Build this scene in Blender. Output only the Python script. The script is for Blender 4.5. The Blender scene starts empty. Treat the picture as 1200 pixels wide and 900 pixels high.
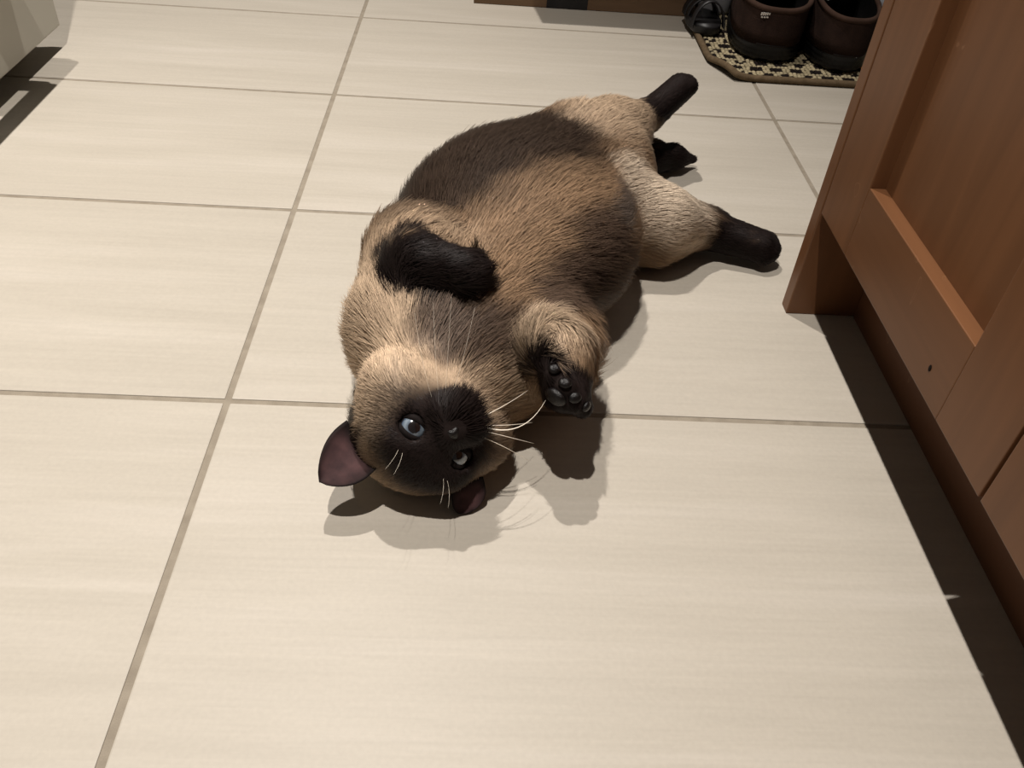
import bpy, bmesh, math, random
import numpy as np
from mathutils import Vector, Matrix, kdtree

random.seed(7)
rng = np.random.default_rng(11)
scene = bpy.context.scene
COL = scene.collection

# ------------------------------------------------------------------ camera
cam_data = bpy.data.cameras.new('camera')
cam = bpy.data.objects.new('camera', cam_data)
COL.objects.link(cam)
cam_data.sensor_fit = 'HORIZONTAL'
cam_data.sensor_width = 36.0
cam_data.lens = 1002.35 / 1200 * 36.0
cam_data.clip_start = 0.02
cam.matrix_world = (Matrix.Translation((0.19281, -0.51162, 0.48256))
                    @ Matrix.Rotation(-0.0699675, 4, 'Z')
                    @ Matrix.Rotation(0.8482971, 4, 'X')
                    @ Matrix.Rotation(0.0865923, 4, 'Z'))
scene.camera = cam

# ------------------------------------------------------------------ light
world = bpy.data.worlds.new('world')
scene.world = world
world.use_nodes = True
bg = world.node_tree.nodes['Background']
bg.inputs[0].default_value = (1.0, 0.93, 0.86, 1)
bg.inputs[1].default_value = 0.085


def downlight(name, loc, aim, power, color):
    d = bpy.data.lights.new(name, 'SPOT')
    d.energy = power
    d.shadow_soft_size = 0.022
    d.spot_size = math.radians(88)
    d.spot_blend = 1.0
    d.color = color
    o = bpy.data.objects.new(name, d)
    o.location = loc
    o.rotation_euler = (Vector(aim) - Vector(loc)).to_track_quat('-Z', 'Y').to_euler()
    COL.objects.link(o)
    return o


downlight('ceiling_downlight', (-0.08, -0.36, 2.40), (-0.50, -0.20, 0.0), 252, (1.0, 0.94, 0.88))
downlight('ceiling_downlight', (-0.08, 0.80, 2.40), (-0.50, 0.40, 0.0), 232, (1.0, 0.94, 0.88))

vs = scene.view_settings
vs.view_transform = 'Standard'
vs.look = 'None'
vs.exposure = 0.0
vs.gamma = 1.0
vs.use_curve_mapping = False


# ------------------------------------------------------------------ helpers
def lin(r, g, b):
    f = lambda c: (c / 255 / 12.92) if c / 255 <= 0.04045 else ((c / 255 + 0.055) / 1.055) ** 2.4
    return (f(r), f(g), f(b), 1.0)


def new_mat(name):
    m = bpy.data.materials.new(name)
    m.use_nodes = True
    nt = m.node_tree
    return m, nt, nt.nodes['Principled BSDF']


def node(nt, typ, **kw):
    n = nt.nodes.new(typ)
    for k, v in kw.items():
        if hasattr(n, k):
            setattr(n, k, v)
        else:
            n.inputs[k].default_value = v
    return n


def ramp(nt, fac, stops):
    r = nt.nodes.new('ShaderNodeValToRGB')
    el = r.color_ramp.elements
    while len(el) < len(stops):
        el.new(0.5)
    for e, (p, c) in zip(el, stops):
        e.position = p
        e.color = c
    nt.links.new(fac, r.inputs[0])
    return r


def noise_mat(name, c1, c2, scale=(8, 8, 8), detail=4, rough=0.5, spec=0.3, bump=0.0, bump_scale=200, coat=0.0, per_object=False):
    m, nt, p = new_mat(name)
    tc = node(nt, 'ShaderNodeTexCoord')
    mp = node(nt, 'ShaderNodeMapping')
    mp.inputs['Scale'].default_value = scale
    nt.links.new(tc.outputs['Object'], mp.inputs[0])
    if per_object:
        oi = node(nt, 'ShaderNodeObjectInfo')
        mul = node(nt, 'ShaderNodeMath', operation='MULTIPLY')
        mul.inputs[1].default_value = 37.0
        nt.links.new(oi.outputs['Random'], mul.inputs[0])
        nt.links.new(mul.outputs[0], mp.inputs['Location'])
    n = node(nt, 'ShaderNodeTexNoise')
    n.inputs['Scale'].default_value = 1.0
    n.inputs['Detail'].default_value = detail
    nt.links.new(mp.outputs[0], n.inputs['Vector'])
    r = ramp(nt, n.outputs['Fac'], [(0.3, c1), (0.7, c2)])
    nt.links.new(r.outputs[0], p.inputs['Base Color'])
    p.inputs['Roughness'].default_value = rough
    p.inputs['Specular IOR Level'].default_value = spec
    p.inputs['Coat Weight'].default_value = coat
    if bump:
        n2 = node(nt, 'ShaderNodeTexNoise')
        n2.inputs['Scale'].default_value = bump_scale
        n2.inputs['Detail'].default_value = 5
        nt.links.new(tc.outputs['Object'], n2.inputs['Vector'])
        b = node(nt, 'ShaderNodeBump')
        b.inputs['Strength'].default_value = bump
        b.inputs['Distance'].default_value = 0.002
        nt.links.new(n2.outputs['Fac'], b.inputs['Height'])
        nt.links.new(b.outputs[0], p.inputs['Normal'])
    return m


def link(name, data, parent=None, loc=(0, 0, 0)):
    o = bpy.data.objects.new(name, data)
    COL.objects.link(o)
    o.parent = parent
    o.location = loc
    return o


def tag(o, label=None, cat=None, group=None, kind=None):
    for k, v in (('label', label), ('category', cat), ('group', group), ('kind', kind)):
        if v:
            o[k] = v
    return o


def mesh_obj(name, verts, faces, mat, parent=None, loc=(0, 0, 0), smooth=True):
    me = bpy.data.meshes.new(name)
    me.from_pydata([tuple(map(float, v)) for v in verts], [], [tuple(map(int, f)) for f in faces])
    me.update()
    if smooth:
        me.shade_smooth()
    if mat:
        me.materials.append(mat)
    return link(name, me, parent, loc)


def bm_obj(name, bm, mat, parent=None, loc=(0, 0, 0), smooth=False):
    me = bpy.data.meshes.new(name)
    bmesh.ops.recalc_face_normals(bm, faces=bm.faces)
    bm.to_mesh(me)
    bm.free()
    if smooth:
        me.shade_smooth()
    if mat:
        me.materials.append(mat)
    return link(name, me, parent, loc)


def box_bm(x0, x1, y0, y1, z0, z1, bev=0.001, seg=2):
    bm = bmesh.new()
    bmesh.ops.create_cube(bm, size=1.0)
    for v in bm.verts:
        v.co = ((x0 + x1) / 2 + v.co.x * (x1 - x0), (y0 + y1) / 2 + v.co.y * (y1 - y0), (z0 + z1) / 2 + v.co.z * (z1 - z0))
    if bev:
        bmesh.ops.bevel(bm, geom=bm.edges[:], offset=bev, segments=seg, affect='EDGES', profile=0.6)
    return bm


def box(name, x0, x1, y0, y1, z0, z1, mat, parent=None, bev=0.001, seg=2, smooth=False):
    px, py, pz = parent.location if parent else (0, 0, 0)
    if parent and parent.parent:
        q = parent.parent.location
        px, py, pz = px + q[0], py + q[1], pz + q[2]
    return bm_obj(name, box_bm(x0 - px, x1 - px, y0 - py, y1 - py, z0 - pz, z1 - pz, bev, seg), mat, parent, smooth=smooth)


def empty(name, loc):
    o = link(name, None, None, loc)
    o.empty_display_size = 0.05
    return o


def tube(pts, radii, n=10, caps=True):
    """swept tube through pts -> verts, faces"""
    pts = [Vector(p) for p in pts]
    if not hasattr(radii, '__len__'):
        radii = [radii] * len(pts)
    V, F = [], []
    up = Vector((0, 0, 1))
    prev = None
    for i, p in enumerate(pts):
        t = (pts[min(i + 1, len(pts) - 1)] - pts[max(i - 1, 0)]).normalized()
        if prev is None:
            a = t.cross(up)
            if a.length < 1e-3:
                a = t.cross(Vector((1, 0, 0)))
        else:
            a = prev - t * prev.dot(t)
        a.normalize()
        prev = a
        b = t.cross(a)
        for k in range(n):
            w = 2 * math.pi * k / n
            V.append(p + (a * math.cos(w) + b * math.sin(w)) * radii[i])
    for i in range(len(pts) - 1):
        for k in range(n):
            F.append((i * n + k, i * n + (k + 1) % n, (i + 1) * n + (k + 1) % n, (i + 1) * n + k))
    if caps:
        F.append(tuple(range(n))[::-1])
        F.append(tuple((len(pts) - 1) * n + k for k in range(n)))
    return V, F


def loft(rings, cap_lo=True, cap_hi=True):
    n = len(rings[0])
    V = [p for r in rings for p in r]
    F = []
    for i in range(len(rings) - 1):
        for k in range(n):
            F.append((i * n + k, i * n + (k + 1) % n, (i + 1) * n + (k + 1) % n, (i + 1) * n + k))
    if cap_lo:
        F.append(tuple(range(n))[::-1])
    if cap_hi:
        F.append(tuple((len(rings) - 1) * n + k for k in range(n)))
    return V, F


# ------------------------------------------------------------------ floor tiles
TW, TD, GR = 0.600, 0.302, 0.0052


def tile_material():
    m, nt, p = new_mat('porcelain_tile')
    tc = node(nt, 'ShaderNodeTexCoord')
    oi = node(nt, 'ShaderNodeObjectInfo')
    mul = node(nt, 'ShaderNodeMath', operation='MULTIPLY')
    mul.inputs[1].default_value = 53.0
    nt.links.new(oi.outputs['Random'], mul.inputs[0])

    def streak(scale, detail, dist=0.0):
        mp = node(nt, 'ShaderNodeMapping')
        mp.inputs['Scale'].default_value = scale
        nt.links.new(tc.outputs['Object'], mp.inputs[0])
        nt.links.new(mul.outputs[0], mp.inputs['Location'])
        n = node(nt, 'ShaderNodeTexNoise')
        n.inputs['Scale'].default_value = 1.0
        n.inputs['Detail'].default_value = detail
        n.inputs['Distortion'].default_value = dist
        nt.links.new(mp.outputs[0], n.inputs['Vector'])
        return n
    a = streak((2.6, 26, 1), 5, 0.6)
    b = streak((9, 260, 1), 3, 0.2)
    c = streak((300, 300, 300), 2)
    r1 = ramp(nt, a.outputs['Fac'], [(0.25, lin(164, 157, 145)), (0.52, lin(169, 162, 150)), (0.78, lin(176, 169, 158))])
    mix = node(nt, 'ShaderNodeMix', data_type='RGBA', blend_type='OVERLAY')
    mix.inputs[0].default_value = 0.07
    nt.links.new(r1.outputs[0], mix.inputs[6])
    nt.links.new(b.outputs['Fac'], mix.inputs[7])
    mix2 = node(nt, 'ShaderNodeMix', data_type='RGBA', blend_type='OVERLAY')
    mix2.inputs[0].default_value = 0.06
    nt.links.new(mix.outputs[2], mix2.inputs[6])
    nt.links.new(c.outputs['Fac'], mix2.inputs[7])
    nt.links.new(mix2.outputs[2], p.inputs['Base Color'])
    p.inputs['Roughness'].default_value = 0.48
    p.inputs['Specular IOR Level'].default_value = 0.28
    bp = node(nt, 'ShaderNodeBump')
    bp.inputs['Strength'].default_value = 0.06
    bp.inputs['Distance'].default_value = 0.001
    nt.links.new(b.outputs['Fac'], bp.inputs['Height'])
    nt.links.new(bp.outputs[0], p.inputs['Normal'])
    return m


M_TILE = tile_material()
M_GROUT = noise_mat('grout', lin(126, 117, 104), lin(144, 135, 121), (60, 60, 60), 5, 0.9, 0.1, bump=0.4, bump_scale=900)
floor = box('floor', -1.8, 1.8, -1.2, 3.0, -0.04, -0.0011, M_GROUT, bev=0)
tag(floor, 'pale beige rectangular porcelain floor tiles laid in a straight grid', None, kind='structure')
tile_me = None
for i in range(-3, 3):
    for j in range(-4, 9):
        if tile_me is None:
            bm = box_bm(-TW / 2 + GR / 2, TW / 2 - GR / 2, -TD / 2 + GR / 2, TD / 2 - GR / 2, -0.008, 0.0, 0.0012, 2)
            t = bm_obj('tile', bm, M_TILE, floor)
            tile_me = t.data
        else:
            t = link('tile', tile_me, floor)
        t.location = ((i + 0.5) * TW, (j + 0.5) * TD, 0)

M_WALL = noise_mat('wall_paint', lin(214, 206, 192), lin(222, 214, 200), (3, 3, 3), 3, 0.8, 0.2)
M_BASE = noise_mat('white_trim', lin(225, 220, 210), lin(232, 228, 220), (5, 5, 5), 3, 0.5, 0.3)
w = box('wall_back', -1.8, 1.8, 2.96, 3.06, 0.0, 2.6, M_WALL, bev=0)
tag(w, 'plain cream painted wall far behind the shoes', None, kind='structure')
w = box('baseboard_back', -1.8, 1.8, 2.945, 2.96, 0.0, 0.09, M_BASE, bev=0.003)
tag(w, 'white skirting board along the far wall', None, kind='structure')


# ------------------------------------------------------------------ wooden cabinet
def wood(name, c1, c2, axis):
    m, nt, p = new_mat(name)
    tc = node(nt, 'ShaderNodeTexCoord')
    oi = node(nt, 'ShaderNodeObjectInfo')
    mp = node(nt, 'ShaderNodeMapping')
    s = [46, 46, 46]
    s[axis] = 4.0
    mp.inputs['Scale'].default_value = s
    nt.links.new(tc.outputs['Object'], mp.inputs[0])
    mul = node(nt, 'ShaderNodeMath', operation='MULTIPLY')
    mul.inputs[1].default_value = 19.0
    nt.links.new(oi.outputs['Random'], mul.inputs[0])
    nt.links.new(mul.outputs[0], mp.inputs['Location'])
    n = node(nt, 'ShaderNodeTexNoise')
    n.inputs['Scale'].default_value = 1.0
    n.inputs['Detail'].default_value = 6
    n.inputs['Distortion'].default_value = 0.7
    nt.links.new(mp.outputs[0], n.inputs['Vector'])
    r = ramp(nt, n.outputs['Fac'], [(0.25, c1), (0.75, c2)])
    # fine pale scratches
    mp2 = node(nt, 'ShaderNodeMapping')
    mp2.inputs['Scale'].default_value = (30, 22, 9)
    mp2.inputs['Rotation'].default_value = (0.5, 0.2, 0.1)
    nt.links.new(tc.outputs['Object'], mp2.inputs[0])
    vn = node(nt, 'ShaderNodeTexNoise')
    vn.inputs['Scale'].default_value = 1.0
    vn.inputs['Detail'].default_value = 1
    vn.inputs['Distortion'].default_value = 2.0
    nt.links.new(mp2.outputs[0], vn.inputs['Vector'])
    sr = ramp(nt, vn.outputs['Fac'], [(0.0, (0, 0, 0, 1)), (0.7165, (0, 0, 0, 1)), (0.72, (0.5, 0.5, 0.5, 1)), (0.7235, (0, 0, 0, 1))])
    mx = node(nt, 'ShaderNodeMix', data_type='RGBA')
    nt.links.new(sr.outputs[0], mx.inputs[0])
    nt.links.new(r.outputs[0], mx.inputs[6])
    mx.inputs[7].default_value = lin(156, 118, 88)
    nt.links.new(mx.outputs[2], p.inputs['Base Color'])
    p.inputs['Roughness'].default_value = 0.42
    p.inputs['Specular IOR Level'].default_value = 0.35
    return m


WA, WB = lin(94, 61, 37), lin(112, 74, 46)
M_WZ = wood('stained_wood_upright', WA, WB, 2)
M_WY = wood('stained_wood_across', WA, WB, 1)
M_DARKWOOD = wood('stained_wood_plinth', lin(92, 60, 40), lin(106, 70, 47), 1)
XF, ZB, ZT = 0.500, 0.112, 0.86
cab = empty('kitchen_cabinet', (0.80, -0.35, 0.0))
tag(cab, 'reddish-brown stained wooden base cabinet with recessed-panel doors above a dark toe kick', 'cabinet')
box('end_panel', XF, 1.10, 0.1545, 0.1710, 0.0, ZT, M_WZ, cab, 0.0012)
box('carcass', XF + 0.024, 1.10, -0.905, 0.1535, ZB + 0.002, ZT, M_WY, cab, 0.001)
box('toe_kick', 0.567, 0.585, -0.90, 0.1535, 0.0, ZB + 0.001, M_DARKWOOD, cab, 0.0005)


def door(y0, y1, sl, sr):
    d = link('door', None, cab)
    d.empty_display_size = 0.02
    T = 0.020
    box('stile', XF, XF + T, y1 - sl, y1, ZB, ZT - 0.004, M_WZ, d, 0.0009)
    box('stile', XF, XF + T, y0, y0 + sr, ZB, ZT - 0.004, M_WZ, d, 0.0009)
    box('rail', XF, XF + T, y0 + sr, y1 - sl, ZB, 0.174, M_WY, d, 0.0009)
    box('rail', XF, XF + T, y0 + sr, y1 - sl, ZT - 0.070, ZT - 0.004, M_WY, d, 0.0009)
    box('panel', XF + 0.0125, XF + 0.0185, y0 + sr - 0.004, y1 - sl + 0.004, 0.170, ZT - 0.066, M_WZ, d, 0)
    return d


d1 = door(-0.1775, 0.1525, 0.0675, 0.0665)
d2 = door(-0.5110, -0.1805, 0.0675, 0.0675)
d3 = door(-0.8445, -0.5140, 0.0675, 0.0675)
M_HOLE = noise_mat('black_mark', lin(22, 16, 12), lin(30, 22, 18), (50, 50, 50), 2, 0.8, 0.1)
bm = bmesh.new()
bmesh.ops.create_uvsphere(bm, u_segments=10, v_segments=6, radius=0.0022)
bmesh.ops.scale(bm, vec=(0.25, 0.8, 1.2), verts=bm.verts)
o = bm_obj('scratch_mark', bm, M_HOLE, d1, (XF - 0.80 - 0.0001, -0.082 + 0.35, 0.132), True)
M_TOP = noise_mat('stone_worktop', lin(70, 66, 62), lin(108, 102, 96), (90, 90, 90), 5, 0.25, 0.5)
wt = box('worktop', XF - 0.018, 1.12, -0.92, 0.19, ZT, ZT + 0.035, M_TOP, bev=0.004, seg=3)
tag(wt, 'dark speckled stone worktop lying on the wooden cabinet', 'worktop')

# ------------------------------------------------------------------ cat
# the body is one continuous surface grown from blended tapered limbs and ellipsoids
HC = np.array([0.1580, -0.0710, 0.0425])
HM = np.array([[0.8417, 0.218, -0.494], [-0.2067, -0.7151, -0.6678], [-0.4988, 0.6642, -0.5569]])
_y = math.radians(11)
HM = HM @ np.array([[math.cos(_y), math.sin(_y), 0], [-math.sin(_y), math.cos(_y), 0], [0, 0, 1]])


def hp(x, y, z):
    """head space (x cat's right, y forward, z crown) to world"""
    return HM @ np.array([x, y, z], float) + HC


def hd(x, y, z):
    v = HM @ np.array([x, y, z], float)
    return v / np.linalg.norm(v)


def rotz(a):
    c, s = math.cos(math.radians(a)), math.sin(math.radians(a))
    return np.array([[c, -s, 0], [s, c, 0], [0, 0, 1]])


EYES = [hp(-0.0180, 0.0355, 0.000), hp(0.0180, 0.0355, 0.000)]
PRIMS = []


def E(c, r, M=None, k=0.02, sub=False):
    PRIMS.append(('e', np.array(c, float), np.array(r, float), np.eye(3) if M is None else M, k, sub))


def C(a, ra, b, rb, k=0.02):
    PRIMS.append(('c', np.array(a, float), ra, np.array(b, float), rb, k))


def chain(pts, k=0.02):
    for (a, ra), (b, rb) in zip(pts[:-1], pts[1:]):
        C(a, ra, b, rb, k)


BA = 61
E((0.192, 0.035, 0.056), (0.095, 0.086, 0.056), rotz(BA), 0.02)
E((0.240, 0.155, 0.066), (0.125, 0.094, 0.066), rotz(BA), 0.03)
E((0.230, 0.222, 0.062), (0.114, 0.084, 0.063), rotz(54), 0.04)
E((0.302, 0.287, 0.062), (0.086, 0.076, 0.062), rotz(BA), 0.03)
C((0.180, 0.000, 0.055), 0.052, HC + np.array([0.008, 0.03, 0.004]), 0.045, 0.025)
# cat's left foreleg, folded over the chest
PAW_LF = [((0.150, 0.020, 0.075), 0.048), ((0.146, 0.086, 0.090), 0.034), ((0.150, 0.018, 0.129), 0.0195)]
chain(PAW_LF, 0.02)
LFW, LFT = np.array([0.151, 0.019, 0.130]), np.array([0.182, 0.010, 0.130])
C(LFW, 0.0165, LFT, 0.0155, 0.008)
# cat's right foreleg, raised beside the chest
chain([((0.225, 0.030, 0.056), 0.050), ((0.258, 0.010, 0.068), 0.030), ((0.258, -0.033, 0.092), 0.0235)], 0.018)
RFW, RFT = np.array([0.259, -0.035, 0.094]), np.array([0.2635, -0.060, 0.081])
C(RFW, 0.0205, RFT, 0.0172, 0.008)
RF_TOES = [np.array(t) for t in ((0.2525, -0.0610, 0.0965), (0.2600, -0.0710, 0.0920), (0.2680, -0.0740, 0.0825), (0.2745, -0.0690, 0.0730))]
# cat's left hind leg, foot up
chain([((0.312, 0.310, 0.072), 0.058), ((0.336, 0.348, 0.080), 0.036), ((0.376, 0.398, 0.083), 0.0185)], 0.02)
LHA, LHT = np.array([0.384, 0.404, 0.083]), np.array([0.422, 0.442, 0.101])
C(LHA, 0.0170, LHT, 0.0160, 0.008)
# cat's right hind leg, lying on the floor
chain([((0.324, 0.240, 0.052), 0.050), ((0.372, 0.234, 0.046), 0.036), ((0.436, 0.258, 0.030), 0.0205)], 0.02)
RHA, RHT = np.array([0.436, 0.258, 0.028]), np.array([0.488, 0.241, 0.021])
C(RHA, 0.0190, RHT, 0.0175, 0.008)
# tail
TAIL = [((0.335, 0.395, 0.026), 0.024), ((0.395, 0.424, 0.022), 0.0195), ((0.430, 0.437, 0.018), 0.0135), ((0.456, 0.447, 0.012), 0.0055)]
chain(TAIL, 0.012)


def toes(w, t, side, r, spread, rt):
    ax = (t - w) / np.linalg.norm(t - w)
    s = side - ax * (side @ ax)
    s = s / np.linalg.norm(s)
    for f, a in ((-1.0, 0.0), (-0.36, 0.006), (0.36, 0.006), (1.0, 0.0)):
        E(t + ax * (r * 0.45 + a) + s * f * spread, (rt, rt, rt), None, 0.005)
    return ax, s


toes(LFW, LFT, np.array([0.1, 1.0, 0.35]), 0.014, 0.0105, 0.0078)
for tp in RF_TOES:
    E(tp, (0.0080, 0.0080, 0.0080), None, 0.005)
toes(LHA, LHT, np.array([0.7, -0.7, 0.25]), 0.014, 0.0105, 0.0080)
toes(RHA, RHT, np.array([0.25, 0.9, 0.45]), 0.016, 0.0110, 0.0082)
# head
E(hp(0, 0, 0), (0.047, 0.049, 0.041), HM, 0.015)
for sx in (-1, 1):
    E(hp(sx * 0.031, 0.014, -0.016), (0.026, 0.025, 0.025), HM, 0.014)
    E(hp(sx * 0.0095, 0.0475, -0.0175), (0.0115, 0.011, 0.0095), HM, 0.006)
    E(hp(sx * 0.020, 0.030, 0.015), (0.016, 0.014, 0.011), HM, 0.010)
C(hp(0, 0.032, 0.008), 0.0125, hp(0, 0.053, -0.0085), 0.0075, 0.008)
E(hp(0, 0.020, -0.004), (0.042, 0.0265, 0.034), HM, 0.012)
E(hp(0, 0.039, -0.018), (0.019, 0.018, 0.016), HM, 0.010)
E(hp(0, 0.043, -0.029), (0.011, 0.010, 0.008), HM, 0.008)
for e in EYES:
    E(e, (0.0125, 0.0125, 0.0125), None, 0.004, True)

GH = 0.0028
GLO = np.array([0.035, -0.175, -0.006])
GHI = np.array([0.545, 0.510, 0.190])
GN = np.ceil((GHI - GLO) / GH).astype(int) + 1


def prim_d(pr, p):
    if pr[0] == 'e':
        l = (p - pr[1]) @ pr[3]
        k0 = np.linalg.norm(l / pr[2], axis=-1)
        k1 = np.linalg.norm(l / pr[2] ** 2, axis=-1) + 1e-9
        return k0 * (k0 - 1.0) / k1
    _, a, ra, b, rb, k = pr
    ab = b - a
    t = np.clip(((p - a) @ ab) / (ab @ ab), 0, 1)
    return np.linalg.norm(p - a - t[..., None] * ab, axis=-1) - (ra + (rb - ra) * t)


def build_field():
    D = np.full(GN, 0.2, np.float32)
    for pr in PRIMS:
        k = pr[4] if pr[0] == 'e' else pr[5]
        if pr[0] == 'e':
            lo, hi = pr[1] - pr[2].max(), pr[1] + pr[2].max()
        else:
            r = max(pr[2], pr[4])
            lo, hi = np.minimum(pr[1], pr[3]) - r, np.maximum(pr[1], pr[3]) + r
        m = k * 1.6 + 0.012
        i0 = np.clip(np.floor((lo - m - GLO) / GH).astype(int), 0, GN - 1)
        i1 = np.clip(np.ceil((hi + m - GLO) / GH).astype(int) + 1, 1, GN)
        ax = [GLO[a] + GH * np.arange(i0[a], i1[a]) for a in range(3)]
        P = np.stack(np.meshgrid(*ax, indexing='ij'), -1)
        d = prim_d(pr, P)
        s = np.s_[i0[0]:i1[0], i0[1]:i1[1], i0[2]:i1[2]]
        o = D[s]
        if pr[0] == 'e' and pr[5]:
            h = np.clip(k - np.abs(o + d), 0, None) / k
            D[s] = np.maximum(o, -d) + h * h * k / 4
        else:
            h = np.clip(k - np.abs(o - d), 0, None) / k
            D[s] = np.minimum(o, d) - h * h * k / 4
    z = GLO[2] + GH * np.arange(GN[2])
    fl = (0.0015 - z)[None, None, :]
    h = np.clip(0.012 - np.abs(D - fl), 0, None) / 0.012
    return np.maximum(D, fl) + h * h * 0.012 / 4


FIELD = build_field()


def surface_nets(D):
    n = D.shape
    ins = D < 0
    c = np.zeros((n[0] - 1, n[1] - 1, n[2] - 1), np.int8)
    offs = [(a, b, d) for a in (0, 1) for b in (0, 1) for d in (0, 1)]
    for a, b, d in offs:
        c += ins[a:n[0] - 1 + a, b:n[1] - 1 + b, d:n[2] - 1 + d]
    act = np.argwhere((c > 0) & (c < 8))
    idx = np.full(c.shape, -1, np.int64)
    idx[tuple(act.T)] = np.arange(len(act))
    acc = np.zeros((len(act), 3))
    cnt = np.zeros(len(act))
    for o in offs:
        for ax in range(3):
            if o[ax]:
                continue
            o2 = list(o)
            o2[ax] = 1
            d0 = D[tuple((act + o).T)]
            d1 = D[tuple((act + o2).T)]
            m = (d0 < 0) != (d1 < 0)
            t = np.where(m, d0 / (d0 - d1 + 1e-12), 0)
            pt = act + np.array(o, float)
            pt[:, ax] += t
            acc[m] += pt[m]
            cnt[m] += 1
    V = GLO + GH * acc / cnt[:, None]
    F = []
    for ax in range(3):
        sl0 = [slice(1, -1)] * 3
        sl0[ax] = slice(0, n[ax] - 1)
        sl1 = list(sl0)
        sl1[ax] = slice(1, n[ax])
        a0, a1 = ins[tuple(sl0)], ins[tuple(sl1)]
        e = np.argwhere(a0 != a1)
        flip = a0[tuple(e.T)]
        for k in range(3):
            if k != ax:
                e[:, k] += 1
        u, v = [k for k in range(3) if k != ax]
        def g(du, dv):
            q = e.copy()
            q[:, u] += du
            q[:, v] += dv
            return idx[tuple(q.T)]
        quad = np.stack([g(-1, -1), g(0, -1), g(0, 0), g(-1, 0)], 1)
        if ax == 1:
            flip = ~flip
        quad[~flip] = quad[~flip][:, ::-1]
        F.append(quad)
    return V, np.concatenate(F)


CV, CF = surface_nets(FIELD)


def grad(P):
    g = np.zeros_like(P)
    q = (P - GLO) / GH
    def samp(q):
        q = np.clip(q, 0, np.array(GN) - 1.001)
        i = q.astype(int)
        f = q - i
        r = 0
        for a in (0, 1):
            for b in (0, 1):
                for d in (0, 1):
                    r = r + FIELD[i[:, 0] + a, i[:, 1] + b, i[:, 2] + d] * (f[:, 0] if a else 1 - f[:, 0]) * (f[:, 1] if b else 1 - f[:, 1]) * (f[:, 2] if d else 1 - f[:, 2])
        return r
    for a in range(3):
        e = np.zeros(3)
        e[a] = 1.3
        g[:, a] = samp(q + e) - samp(q - e)
    return g / (np.linalg.norm(g, axis=1)[:, None] + 1e-9)


def srgb(r, g, b):
    return np.array(lin(r, g, b)[:3])


TAN = srgb(144, 117, 91)
CREAM = srgb(194, 169, 142)
PALE = srgb(222, 202, 178)
BROWN = srgb(46, 36, 30)
SOOT = srgb(82, 66, 55)
GREY = srgb(92, 82, 75)
POINT = srgb(34, 26, 24)

# coat markings: capsule a-b, full strength inside r0, gone beyond r1
MARKS = [
    ((0.110, -0.02, 0.07), (0.14, -0.05, 0.06), 0.045, 0.085, CREAM * 1.25, 1.0),
    ((0.128, 0.00, 0.10), (0.15, 0.06, 0.11), 0.025, 0.060, CREAM, 0.6),
    ((0.148, 0.155, 0.105), (0.240, 0.235, 0.125), 0.046, 0.098, BROWN, 0.95),
    ((0.130, 0.16, 0.03), (0.260, 0.31, 0.04), 0.040, 0.080, BROWN, 0.8),
    ((0.315, 0.30, 0.115), (0.355, 0.37, 0.10), 0.030, 0.065, CREAM, 0.8),
    ((0.345, 0.215, 0.085), (0.395, 0.225, 0.060), 0.028, 0.052, PALE, 1.0),
    ((0.250, 0.015, 0.102), (0.297, 0.108, 0.105), 0.013, 0.034, SOOT, 0.95),
    ((0.300, 0.060, 0.075), (0.325, 0.105, 0.070), 0.018, 0.048, BROWN, 0.65),
    ((0.275, 0.030, 0.040), (0.330, 0.120, 0.030), 0.016, 0.040, SOOT, 0.7),
    ((0.314, 0.138, 0.107), (0.322, 0.172, 0.107), 0.008, 0.022, GREY, 0.9),
    ((0.172, -0.034, 0.106), (0.216, -0.034, 0.096), 0.013, 0.032, SOOT, 0.95),
    ((0.236, -0.035, 0.075), (0.260, -0.025, 0.118), 0.018, 0.036, CREAM, 0.85),
    ((0.380, 0.235, 0.010), (0.430, 0.240, 0.006), 0.010, 0.026, SOOT, 0.8),
    ((0.146, 0.030, 0.128), (0.149, 0.006, 0.132), 0.0165, 0.0255, POINT, 1.0),
    ((0.150, 0.010, 0.130), tuple(LFT), 0.0240, 0.0320, POINT, 1.0),
    ((0.108, -0.078, 0.060), (0.112, -0.090, 0.050), 0.0110, 0.0200, POINT, 0.95),
    ((0.2590, -0.069, 0.089), (0.2640, -0.069, 0.076), 0.0225, 0.0300, POINT, 1.0),
    ((0.390, 0.410, 0.086), tuple(LHT), 0.0230, 0.0360, POINT, 1.0),
    ((0.440, 0.257, 0.026), tuple(RHT), 0.0225, 0.0430, POINT, 1.0),
    ((0.365, 0.415, 0.022), TAIL[-1][0], 0.0260, 0.0380, POINT, 1.0),
]


def wobble(P, f, seed):
    r = np.random.default_rng(seed)
    out = np.zeros(len(P))
    for i in range(6):
        k = r.normal(size=3) * f * (1 + 0.5 * i)
        out += np.sin(P @ k + r.uniform(0, 6.28)) / (1 + 0.4 * i)
    return out / 2.4


def smooth01(x):
    x = np.clip(x, 0, 1)
    return x * x * (3 - 2 * x)


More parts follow.
